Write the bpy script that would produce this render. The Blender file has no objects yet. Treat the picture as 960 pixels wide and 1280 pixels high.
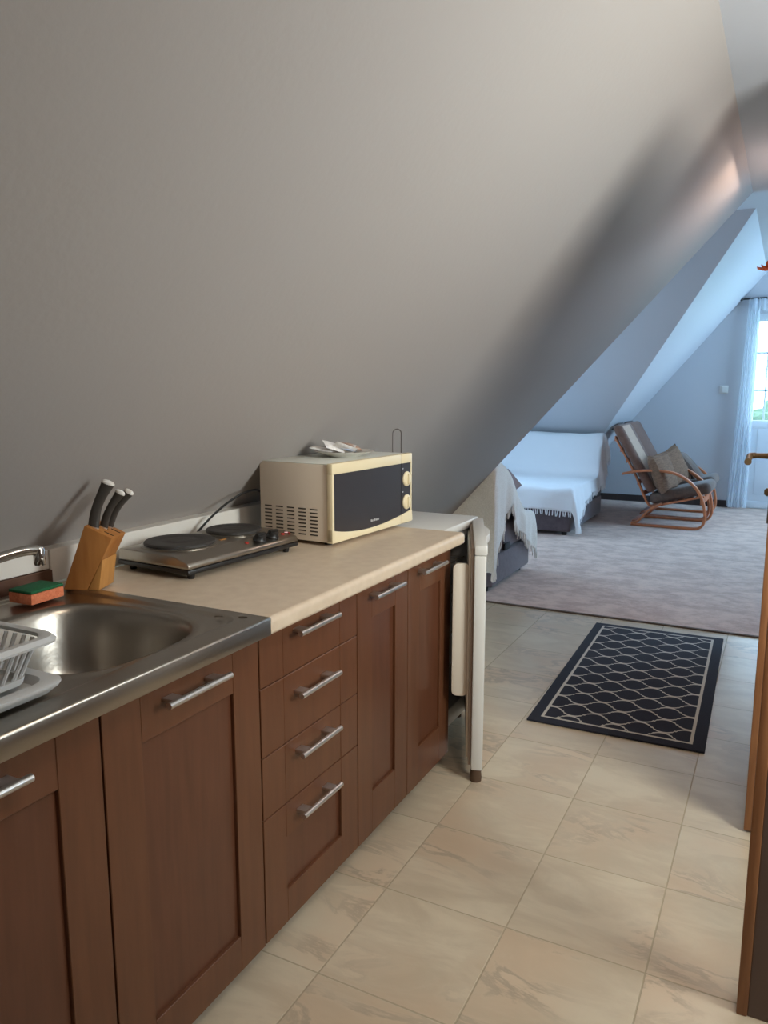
import bpy, bmesh, math, random
from mathutils import Vector, Matrix
random.seed(7)
S = bpy.context.scene
C = S.collection
PI = math.pi

# ------------------------------------------------------------------ materials
def lin(c):
    return tuple(((v/255)/12.92 if v/255 <= .04045 else ((v/255+.055)/1.055)**2.4) for v in c)

def mat(name, rgb, rough=.5, metal=0., var=None, scale=8., stretch=(1, 1, 1), bump=0., bscale=None, detail=4., spec=.5, coat=0., sheen=0., aniso=0.):
    """plain Principled material; var = second colour mixed by noise, bump = height noise"""
    m = bpy.data.materials.new(name); m.use_nodes = True
    N = m.node_tree.nodes; L = m.node_tree.links
    b = N['Principled BSDF']
    b.inputs['Base Color'].default_value = (*lin(rgb), 1)
    b.inputs['Roughness'].default_value = rough
    b.inputs['Metallic'].default_value = metal
    b.inputs['Specular IOR Level'].default_value = spec
    b.inputs['Coat Weight'].default_value = coat
    b.inputs['Sheen Weight'].default_value = sheen
    b.inputs['Anisotropic'].default_value = aniso
    if var or bump:
        tc = N.new('ShaderNodeTexCoord'); mp = N.new('ShaderNodeMapping')
        mp.inputs['Scale'].default_value = stretch
        L.new(tc.outputs['Object'], mp.inputs['Vector'])
    if var:
        nz = N.new('ShaderNodeTexNoise'); nz.inputs['Scale'].default_value = scale; nz.inputs['Detail'].default_value = detail
        rp = N.new('ShaderNodeValToRGB')
        rp.color_ramp.elements[0].position = .33; rp.color_ramp.elements[1].position = .67
        rp.color_ramp.elements[0].color = (*lin(rgb), 1); rp.color_ramp.elements[1].color = (*lin(var), 1)
        L.new(mp.outputs[0], nz.inputs['Vector']); L.new(nz.outputs['Fac'], rp.inputs['Fac']); L.new(rp.outputs['Color'], b.inputs['Base Color'])
    if bump:
        n2 = N.new('ShaderNodeTexNoise'); n2.inputs['Scale'].default_value = bscale or scale; n2.inputs['Detail'].default_value = 3
        bp = N.new('ShaderNodeBump'); bp.inputs['Strength'].default_value = bump; bp.inputs['Distance'].default_value = .01
        L.new(mp.outputs[0], n2.inputs['Vector']); L.new(n2.outputs['Fac'], bp.inputs['Height']); L.new(bp.outputs[0], b.inputs['Normal'])
    return m

class NG:
    """tiny helper for math node graphs"""
    def __init__(s, m): s.N = m.node_tree.nodes; s.L = m.node_tree.links
    def put(s, sock, v):
        if hasattr(v, 'is_output'): s.L.new(v, sock)
        else: sock.default_value = v
    def m(s, op, a, b=0., c=0.):
        n = s.N.new('ShaderNodeMath'); n.operation = op
        s.put(n.inputs[0], a); s.put(n.inputs[1], b); s.put(n.inputs[2], c)
        return n.outputs[0]
    def mix(s, f, a, b):
        n = s.N.new('ShaderNodeMix'); n.data_type = 'RGBA'
        s.put(n.inputs[0], f); s.put(n.inputs[6], a); s.put(n.inputs[7], b)
        return n.outputs[2]
    def obj_xyz(s):
        tc = s.N.new('ShaderNodeTexCoord'); sp = s.N.new('ShaderNodeSeparateXYZ'); s.L.new(tc.outputs['Object'], sp.inputs[0])
        return tc.outputs['Object'], sp.outputs
    def step(s, v, lo, hi):
        n = s.N.new('ShaderNodeMapRange'); n.interpolation_type = 'SMOOTHSTEP'
        s.put(n.inputs[0], v); n.inputs[1].default_value = lo; n.inputs[2].default_value = hi
        return n.outputs[0]

M = {}
M['wall'] = mat('wall_paint', (160, 153, 147), .55, bump=.05, bscale=60, spec=.35)
M['ceil'] = mat('ceiling_paint', (205, 207, 212), .6)
M['white_wall'] = mat('gable_paint', (200, 199, 202), .6)
M['hall_wall'] = mat('hall_paint', (128, 104, 90), .6)
M['worktop'] = mat('beige_laminate', (208, 189, 165), .4, var=(199, 179, 155), scale=30, stretch=(1, 1, 1))
M['splash'] = mat('white_upstand', (214, 209, 200), .35)
M['wood'] = mat('cherry_veneer', (101, 62, 39), .36, var=(90, 54, 33), scale=10, stretch=(5, 5, .45), coat=.1)
M['wood_in'] = mat('cherry_panel', (95, 57, 38), .36, var=(84, 49, 31), scale=10, stretch=(5, 5, .45), coat=.1)
M['dark'] = mat('dark_gap', (22, 16, 13), .7)
M['plinth'] = mat('plinth_brown', (62, 36, 24), .5)
M['batten'] = mat('brown_board', (92, 62, 44), .55, var=(78, 50, 36), scale=12, stretch=(4, .6, 4))
M['steel'] = mat('brushed_steel', (165, 158, 148), .3, 1., bump=.03, bscale=90, aniso=.3)
M['satin'] = mat('satin_metal', (205, 203, 200), .34, .9)
M['chrome'] = mat('chrome', (190, 188, 184), .13, 1.)
M['block'] = mat('bamboo', (176, 118, 60), .5, var=(158, 100, 48), scale=9, stretch=(6, 6, .7))
M['block2'] = mat('bamboo_light', (190, 136, 74), .5, var=(172, 118, 60), scale=9, stretch=(6, 6, .7))
M['knife'] = mat('knife_grip', (62, 57, 52), .5)
M['cap'] = mat('knife_cap', (214, 208, 200), .4)
M['green'] = mat('scourer_green', (24, 104, 62), .9, var=(18, 86, 50), scale=200, bump=.4, bscale=300)
M['orange'] = mat('sponge_orange', (222, 132, 92), .9, var=(206, 112, 76), scale=180, bump=.4, bscale=250)
M['rack'] = mat('grey_plastic', (186, 186, 184), .4)
M['black'] = mat('black_plastic', (28, 27, 27), .4)
M['iron'] = mat('cast_iron', (58, 55, 53), .55, var=(50, 47, 45), scale=60, bump=.1, bscale=120)
M['red'] = mat('red_lamp', (150, 40, 30), .3)
M['cream'] = mat('cream_plastic', (222, 206, 170), .42)
M['mw_body'] = mat('cream_enamel', (212, 196, 176), .45)
M['mw_top'] = mat('pale_enamel', (214, 214, 204), .4)
M['glass_black'] = mat('microwave_glass', (54, 50, 51), .28)
M['mark'] = mat('pale_print', (190, 188, 186), .5)
M['slot'] = mat('vent_slot', (60, 50, 42), .7)
M['plate'] = mat('white_china', (214, 210, 202), .25)
M['paper_w'] = mat('white_sachet', (232, 228, 222), .5, var=(206, 200, 196), scale=60)
M['paper_b'] = mat('brown_sachet', (150, 104, 82), .5, var=(206, 180, 160), scale=70)
M['paper_blue'] = mat('blue_sachet', (120, 150, 190), .5, var=(226, 224, 222), scale=50)
M['fridge'] = mat('fridge_white', (210, 208, 202), .35)
M['fridge_side'] = mat('fridge_inside', (214, 216, 218), .5)
M['liner'] = mat('fridge_liner', (214, 203, 186), .4)
M['gasket'] = mat('door_gasket', (150, 132, 118), .6)
M['foot'] = mat('rubber_foot', (84, 62, 44), .7)
M['sofa'] = mat('grey_brown_velour', (104, 92, 96), .9, var=(92, 80, 84), scale=25, sheen=.3, bump=.1, bscale=200)
M['throw'] = mat('cream_weave', (246, 236, 224), .95, var=(232, 221, 207), scale=120, bump=.35, bscale=160, sheen=.2)
M['throw_w'] = mat('white_cotton', (236, 234, 234), .95, bump=.55, bscale=7, sheen=.2)
M['bent'] = mat('bent_beech', (196, 120, 78), .35, var=(178, 102, 62), scale=12, stretch=(1, 6, 1))
M['chair_br'] = mat('brown_cover', (116, 80, 64), .9, var=(102, 70, 55), scale=40, sheen=.2)
M['chair_lt'] = mat('beige_stripe', (190, 158, 134), .9, var=(176, 144, 122), scale=50, sheen=.2)
M['chair_ol'] = mat('dark_seat_cover', (100, 78, 66), .85, var=(84, 66, 56), scale=30, sheen=.2)
M['pil'] = mat('pillow_brown', (136, 102, 78), .9, var=(104, 74, 56), scale=26, stretch=(5, 1, 1))
M['mauve'] = mat('mauve_cushion', (168, 150, 150), .9)
M['trimdark'] = mat('dark_baseboard', (66, 54, 50), .5)
M['plast_w'] = mat('white_plastic', (226, 224, 218), .4)
M['rod'] = mat('rod_metal', (70, 66, 64), .4, .6)
M['frame_w'] = mat('white_window_frame', (226, 230, 234), .4)
M['door_or'] = mat('pine_door_edge', (150, 102, 64), .5, var=(124, 80, 48), scale=10, stretch=(6, 6, .5))
M['door_br'] = mat('brown_door_leaf', (110, 74, 54), .45, var=(92, 60, 44), scale=10, stretch=(6, 6, .5))
M['door_shade'] = mat('shaded_door_face', (104, 86, 80), .55)  # brown wood face, with its shade put into the mauve tone
M['door_lt'] = mat('pale_latch_strip', (210, 192, 170), .4)
M['brass'] = mat('aged_brass', (120, 98, 70), .4, .7)
M['flower'] = mat('orange_petals', (240, 96, 40), .6)
M['stem'] = mat('flower_stem', (90, 80, 50), .7)
M['leaf'] = mat('outdoor_leaves', (70, 96, 60), .8)
M['bark'] = mat('outdoor_bark', (90, 74, 60), .9)
M['grass'] = mat('lawn', (110, 130, 70), .9)
M['wire'] = mat('grey_wire', (120, 112, 108), .35, .8)
M['towel_core'] = mat('wire_base', (120, 112, 108), .4, .6)

def tile_mat():
    m = mat('floor_tiles', (205, 195, 175), .24, spec=.4); g = NG(m); b = m.node_tree.nodes['Principled BSDF']
    vec, o = g.obj_xyz()
    u = g.m('DIVIDE', g.m('SUBTRACT', o[0], -.197), .338); v = g.m('DIVIDE', g.m('SUBTRACT', o[1], 1.702), .349)
    fu = g.m('FRACT', u); fv = g.m('FRACT', v)
    du = g.m('MULTIPLY', g.m('MINIMUM', fu, g.m('SUBTRACT', 1., fu)), .338)
    dv = g.m('MULTIPLY', g.m('MINIMUM', fv, g.m('SUBTRACT', 1., fv)), .349)
    d = g.m('MINIMUM', du, dv)
    grout = g.m('SUBTRACT', 1., g.step(d, .0012, .0028))
    # per tile offset for the veins
    iu = g.m('FLOOR', u); iv = g.m('FLOOR', v)
    r = g.m('FRACT', g.m('MULTIPLY', g.m('SINE', g.m('ADD', g.m('MULTIPLY', iu, 12.99), g.m('MULTIPLY', iv, 78.2))), 437.5))
    cx = g.N.new('ShaderNodeCombineXYZ')
    g.put(cx.inputs[0], g.m('ADD', o[0], g.m('MULTIPLY', r, 7.))); g.put(cx.inputs[1], g.m('ADD', o[1], g.m('MULTIPLY', r, 3.))); g.put(cx.inputs[2], r)
    mp = g.N.new('ShaderNodeMapping'); mp.inputs['Rotation'].default_value = (0, 0, .75); mp.inputs['Scale'].default_value = (1., 2.6, 1)
    g.L.new(cx.outputs[0], mp.inputs[0])
    n1 = g.N.new('ShaderNodeTexNoise'); n1.inputs['Scale'].default_value = 3.2; n1.inputs['Detail'].default_value = 9; n1.inputs['Roughness'].default_value = .62; n1.inputs['Distortion'].default_value = .6
    g.L.new(mp.outputs[0], n1.inputs['Vector'])
    n2 = g.N.new('ShaderNodeTexNoise'); n2.inputs['Scale'].default_value = 2.1; n2.inputs['Detail'].default_value = 4
    g.L.new(cx.outputs[0], n2.inputs['Vector'])
    vein = g.m('SUBTRACT', 1., g.step(g.m('ABSOLUTE', g.m('SUBTRACT', n1.outputs['Fac'], .47)), .0, .055))
    vein = g.m('MULTIPLY', vein, g.step(n2.outputs['Fac'], .46, .64))
    base = g.mix(g.step(n1.outputs['Fac'], .35, .65), (*lin((210, 196, 170)), 1), (*lin((194, 178, 152)), 1))
    base = g.mix(g.m('MULTIPLY', g.step(n2.outputs['Fac'], .42, .68), .55), base, (*lin((206, 178, 148)), 1))
    col = g.mix(g.m('MULTIPLY', vein, .5), base, (*lin((140, 130, 114)), 1))
    col = g.mix(grout, col, (*lin((176, 162, 136)), 1))
    g.L.new(col, b.inputs['Base Color'])
    bp = g.N.new('ShaderNodeBump'); bp.inputs['Strength'].default_value = .35; bp.inputs['Distance'].default_value = .002
    g.put(bp.inputs['Height'], g.m('SUBTRACT', 1., grout)); g.L.new(bp.outputs[0], b.inputs['Normal'])
    g.put(b.inputs['Roughness'], g.m('ADD', .28, g.m('MULTIPLY', grout, .5)))
    return m
M['tile'] = tile_mat()

def carpet_mat():
    m = mat('carpet_pile', (176, 160, 156), .95, sheen=.3); g = NG(m); b = m.node_tree.nodes['Principled BSDF']
    vec, o = g.obj_xyz()
    mp = g.N.new('ShaderNodeMapping'); mp.inputs['Scale'].default_value = (1.3, 1.7, 1); g.L.new(vec, mp.inputs[0])
    n1 = g.N.new('ShaderNodeTexNoise'); n1.inputs['Scale'].default_value = 4.5; n1.inputs['Detail'].default_value = 8; n1.inputs['Roughness'].default_value = .7
    n2 = g.N.new('ShaderNodeTexNoise'); n2.inputs['Scale'].default_value = 140; n2.inputs['Detail'].default_value = 2
    g.L.new(mp.outputs[0], n1.inputs['Vector']); g.L.new(vec, n2.inputs['Vector'])
    col = g.mix(g.step(n1.outputs['Fac'], .36, .64), (*lin((182, 142, 122)), 1), (*lin((214, 178, 156)), 1))
    g.L.new(col, b.inputs['Base Color'])
    bp = g.N.new('ShaderNodeBump'); bp.inputs['Strength'].default_value = .5; bp.inputs['Distance'].default_value = .006
    g.L.new(n2.outputs['Fac'], bp.inputs['Height']); g.L.new(bp.outputs[0], b.inputs['Normal'])
    return m
M['carpet'] = carpet_mat()

RW, RL = .676, 1.47     # rug size
def rug_mat():
    m = mat('navy_trellis_weave', (30, 30, 40), .95); g = NG(m); b = m.node_tree.nodes['Principled BSDF']
    vec, o = g.obj_xyz()
    x, y = o[0], o[1]
    s, P = .0665, .178
    xx = g.m('DIVIDE', x, P)
    c = g.m('COSINE', g.m('MULTIPLY', xx, 2*PI))
    # rounded belly, with the small step of the trellis where the lines cross over
    c3 = g.m('COSINE', g.m('MULTIPLY', xx, 6*PI))
    c5 = g.m('SINE', g.m('MULTIPLY', g.m('ABSOLUTE', c), 14.))
    sh = g.m('MULTIPLY', c, g.m('SUBTRACT', 1.2, g.m('MULTIPLY', .2, g.m('MULTIPLY', c, c))))
    near0 = g.m('SUBTRACT', 1., g.step(g.m('ABSOLUTE', c), .25, .6))
    stepy = g.m('MULTIPLY', g.m('SINE', g.m('MULTIPLY', c, 13.)), g.m('MULTIPLY', near0, -.12))
    sh = g.m('ADD', sh, stepy)
    A = s*.455
    def curve(sign, off):
        # distance of y to the curves k*2s + off + sign*A*sh
        t = g.m('SUBTRACT', g.m('SUBTRACT', y, off), g.m('MULTIPLY', sh, sign*A))
        f = g.m('FRACT', g.m('ADD', g.m('DIVIDE', t, 2*s), .5))
        return g.m('MULTIPLY', g.m('ABSOLUTE', g.m('SUBTRACT', f, .5)), 2*s)
    d = g.m('MINIMUM', curve(1, 0.), curve(-1, s))
    line = g.m('SUBTRACT', 1., g.step(d, .0042, .0064))
    # inside the border frame
    bx, by = RW/2-.052, RL/2-.052
    ex = g.m('SUBTRACT', bx, g.m('ABSOLUTE', x)); ey = g.m('SUBTRACT', by, g.m('ABSOLUTE', y))
    e = g.m('MINIMUM', ex, ey)
    line = g.m('MULTIPLY', line, g.m('GREATER_THAN', e, 0.))
    fr = g.m('SUBTRACT', 1., g.step(g.m('ABSOLUTE', e), .005, .007))
    top = g.m('GREATER_THAN', o[2], .004)
    w = g.m('MULTIPLY', g.m('MAXIMUM', line, fr), top)
    nz = g.N.new('ShaderNodeTexNoise'); nz.inputs['Scale'].default_value = 260
    g.L.new(vec, nz.inputs['Vector'])
    navy = g.mix(nz.outputs['Fac'], (*lin((26, 26, 36)), 1), (*lin((44, 43, 54)), 1))
    col = g.mix(w, navy, (*lin((196, 186, 172)), 1))
    g.L.new(col, b.inputs['Base Color'])
    bp = g.N.new('ShaderNodeBump'); bp.inputs['Strength'].default_value = .4; bp.inputs['Distance'].default_value = .002
    g.L.new(nz.outputs['Fac'], bp.inputs['Height']); g.L.new(bp.outputs[0], b.inputs['Normal'])
    return m
M['rug'] = rug_mat()

def clear_mat(name, tint, gloss):
    m = bpy.data.materials.new(name); m.use_nodes = True; N = m.node_tree.nodes; L = m.node_tree.links; N.clear()
    out = N.new('ShaderNodeOutputMaterial'); t = N.new('ShaderNodeBsdfTransparent'); gl = N.new('ShaderNodeBsdfGlossy'); mx = N.new('ShaderNodeMixShader')
    t.inputs[0].default_value = (*tint, 1); gl.inputs['Roughness'].default_value = .03; mx.inputs[0].default_value = gloss
    L.new(t.outputs[0], mx.inputs[1]); L.new(gl.outputs[0], mx.inputs[2]); L.new(mx.outputs[0], out.inputs[0])
    return m
M['glass'] = clear_mat('window_glass', (.96, .98, 1), .06)

def sheer_mat(name, dens):
    m = bpy.data.materials.new(name); m.use_nodes = True; N = m.node_tree.nodes; L = m.node_tree.links; N.clear()
    out = N.new('ShaderNodeOutputMaterial'); t = N.new('ShaderNodeBsdfTransparent'); d = N.new('ShaderNodeBsdfDiffuse'); tl = N.new('ShaderNodeBsdfTranslucent')
    m1 = N.new('ShaderNodeMixShader'); m2 = N.new('ShaderNodeMixShader')
    d.inputs[0].default_value = (.88, .9, .92, 1); tl.inputs[0].default_value = (.85, .9, .95, 1)
    m1.inputs[0].default_value = .55; m2.inputs[0].default_value = dens
    L.new(d.outputs[0], m1.inputs[1]); L.new(tl.outputs[0], m1.inputs[2]); L.new(t.outputs[0], m2.inputs[1]); L.new(m1.outputs[0], m2.inputs[2]); L.new(m2.outputs[0], out.inputs[0])
    return m
M['sheer'] = sheer_mat('sheer_curtain', .72); M['sheer_thin'] = sheer_mat('thin_sheer', .16)

# ------------------------------------------------------------------ mesh helpers
def B(): return bmesh.new()

def merge(bm, t, mtx=None):
    if mtx is not None: bmesh.ops.transform(t, matrix=mtx, verts=t.verts)
    me = bpy.data.meshes.new('t'); t.to_mesh(me); t.free(); bm.from_mesh(me); bpy.data.meshes.remove(me)
    return bm

def box(bm, x0, x1, y0, y1, z0, z1, bev=0., seg=2, mtx=None):
    t = B(); r = bmesh.ops.create_cube(t, size=1)
    for v in t.verts:
        v.co = Vector(((x0+x1)/2+v.co.x*(x1-x0), (y0+y1)/2+v.co.y*(y1-y0), (z0+z1)/2+v.co.z*(z1-z0)))
    if bev: bmesh.ops.bevel(t, geom=t.edges[:], offset=bev, segments=seg, profile=.5, affect='EDGES')
    return merge(bm, t, mtx)

def tube(bm, pts, r, n=10, closed=False, mtx=None, flat=None):
    """round tube (or elliptical with flat=(a,b) factors) along pts"""
    t = B(); pts = [Vector(p) for p in pts]; k = len(pts)
    rs = r if isinstance(r, (list, tuple)) else [r]*k
    rings = []; up = None
    for i, p in enumerate(pts):
        if closed: d = pts[(i+1) % k]-pts[i-1]
        else: d = pts[min(i+1, k-1)]-pts[max(i-1, 0)]
        d.normalize()
        if up is None:
            up = d.orthogonal().normalized()
        up = (up-d*up.dot(d)).normalized(); w = d.cross(up)
        fa, fb = flat or (1, 1)
        rings.append([t.verts.new(p+(up*math.cos(2*PI*j/n)*fa+w*math.sin(2*PI*j/n)*fb)*rs[i]) for j in range(n)])
    for i in range(k if closed else k-1):
        a, b = rings[i], rings[(i+1) % k]
        for j in range(n): t.faces.new((a[j], a[(j+1) % n], b[(j+1) % n], b[j]))
    if not closed:
        t.faces.new(rings[0][::-1]); t.faces.new(rings[-1])
    bmesh.ops.recalc_face_normals(t, faces=t.faces[:])
    return merge(bm, t, mtx)

def strap(bm, pts, side, w, th, bev=.004, mtx=None):
    """flat strip swept along pts; side = width direction, th = thickness across"""
    t = B(); pts = [Vector(p) for p in pts]; side = Vector(side).normalized(); k = len(pts); rings = []
    for i, p in enumerate(pts):
        d = (pts[min(i+1, k-1)]-pts[max(i-1, 0)]).normalized(); nn = d.cross(side).normalized()
        ring = []
        for a, b in ((-1, -1), (1, -1), (1, 1), (-1, 1)): ring.append(t.verts.new(p+side*a*w/2+nn*b*th/2))
        rings.append(ring)
    for i in range(k-1):
        for j in range(4): t.faces.new((rings[i][j], rings[i][(j+1) % 4], rings[i+1][(j+1) % 4], rings[i+1][j]))
    t.faces.new(rings[0][::-1]); t.faces.new(rings[-1])
    bmesh.ops.recalc_face_normals(t, faces=t.faces[:])
    if bev:
        es = [e for e in t.edges if len(e.link_faces) == 2 and e.calc_face_angle(0) > .9]
        bmesh.ops.bevel(t, geom=es, offset=bev, segments=2, profile=.5, affect='EDGES')
    return merge(bm, t, mtx)

def prism(bm, poly, f, d0, d1, bev=0., mtx=None):
    """extrude a 2-D polygon: f(u, v, d) gives the point"""
    t = B(); a = [t.verts.new(f(u, v, d0)) for u, v in poly]; b = [t.verts.new(f(u, v, d1)) for u, v in poly]
    n = len(poly); t.faces.new(a[::-1]); t.faces.new(b)
    for i in range(n): t.faces.new((a[i], a[(i+1) % n], b[(i+1) % n], b[i]))
    bmesh.ops.recalc_face_normals(t, faces=t.faces[:])
    if bev: bmesh.ops.bevel(t, geom=t.edges[:], offset=bev, segments=2, profile=.5, affect='EDGES')
    return merge(bm, t, mtx)

def lathe(bm, prof, n=32, mtx=None, sx=1., sy=1.):
    t = B(); rings = []
    for r, z in prof:
        rings.append([t.verts.new((math.cos(2*PI*j/n)*max(r, 1e-5)*sx, math.sin(2*PI*j/n)*max(r, 1e-5)*sy, z)) for j in range(n)])
    for i in range(len(rings)-1):
        for j in range(n): t.faces.new((rings[i][j], rings[i][(j+1) % n], rings[i+1][(j+1) % n], rings[i+1][j]))
    t.faces.new(rings[0][::-1]); t.faces.new(rings[-1])
    bmesh.ops.recalc_face_normals(t, faces=t.faces[:])
    return merge(bm, t, mtx)

def grid(bm, f, nu, nv, mtx=None, closed_u=False):
    t = B(); V = [[t.verts.new(f(i/nu, j/nv)) for j in range(nv+1)] for i in range(nu+1)]
    for i in range(nu):
        for j in range(nv): t.faces.new((V[i][j], V[i+1][j], V[i+1][j+1], V[i][j+1]))
    return merge(bm, t, mtx)

def puff(bm, sx, sy, sz, n=14, p=2.6, mtx=None, pinch=.0):
    """stuffed cushion: two bulged sheets joined at a rim"""
    t = B()
    def h(u, v):
        a = 1-abs(u)**p; b = 1-abs(v)**p
        return max(a*b, 0)**.42
    top = {}; bot = {}
    for i in range(n+1):
        for j in range(n+1):
            u = -1+2*i/n; v = -1+2*j/n
            k = 1-pinch*(1-abs(u*v))*max(abs(u), abs(v))**2
            x, y, z = u*sx/2*k, v*sy/2*k, sz/2*h(u, v)
            top[i, j] = t.verts.new((x, y, z))
            bot[i, j] = top[i, j] if i in (0, n) or j in (0, n) else t.verts.new((x, y, -z))
    for i in range(n):
        for j in range(n):
            t.faces.new((top[i, j], top[i+1, j], top[i+1, j+1], top[i, j+1]))
            t.faces.new((bot[i, j], bot[i, j+1], bot[i+1, j+1], bot[i+1, j]))
    return merge(bm, t, mtx)

def spline(pts, n=8):
    """Catmull-Rom through pts"""
    pts = [Vector(p) for p in pts]; out = []
    P = [pts[0]*2-pts[1]]+pts+[pts[-1]*2-pts[-2]]
    for i in range(1, len(P)-2):
        for k in range(n):
            t = k/n
            out.append(.5*((2*P[i])+(P[i+1]-P[i-1])*t+(2*P[i-1]-5*P[i]+4*P[i+1]-P[i+2])*t*t+(3*P[i]-P[i-1]-3*P[i+1]+P[i+2])*t**3))
    out.append(pts[-1]); return out

def obj(name, bm, m, parent=None, smooth=35, solid=0., sub=0):
    me = bpy.data.meshes.new(name); bm.to_mesh(me); bm.free()
    for x in (m if isinstance(m, list) else [m]): me.materials.append(x)
    if smooth:
        for p in me.polygons: p.use_smooth = True
        me.set_sharp_from_angle(angle=math.radians(smooth))
    o = bpy.data.objects.new(name, me); C.objects.link(o)
    if parent: o.parent = parent
    if solid:
        s = o.modifiers.new('solid', 'SOLIDIFY'); s.thickness = solid; s.offset = 0
    if sub:
        s = o.modifiers.new('sub', 'SUBSURF'); s.levels = sub; s.render_levels = sub
    return o

def tag(o, label, cat, group=None, kind=None):
    o['label'] = label; o['category'] = cat
    if group: o['group'] = group
    if kind: o['kind'] = kind
    return o

def thing(name, label, cat, loc=(0, 0, 0), rz=0., group=None):
    o = bpy.data.objects.new(name, None); C.objects.link(o)
    o.location = loc; o.rotation_euler = (0, 0, rz)
    return tag(o, label, cat, group)

def struct(name, bm, m, label, cat='wall', parent=None, smooth=0):
    o = obj(name, bm, m, parent, smooth)
    if not parent: tag(o, label, cat, kind='structure')
    return o

def quad(bm, *pts):
    vs = [bm.verts.new(p) for p in pts]; bm.faces.new(vs); return bm

def slab(bm, pts, off):
    """polygon extruded by the vector off into a solid"""
    off = Vector(off); t = B(); a = [t.verts.new(p) for p in pts]; b = [t.verts.new(Vector(p)+off) for p in pts]; n = len(pts)
    t.faces.new(a); t.faces.new(b[::-1])
    for i in range(n): t.faces.new((a[i], a[(i+1) % n], b[(i+1) % n], b[i]))
    bmesh.ops.recalc_face_normals(t, faces=t.faces[:])
    return merge(bm, t)

T = Matrix.Translation
def RX(a): return Matrix.Rotation(a, 4, 'X')
def RY(a): return Matrix.Rotation(a, 4, 'Y')
def RZ(a): return Matrix.Rotation(a, 4, 'Z')

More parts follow.
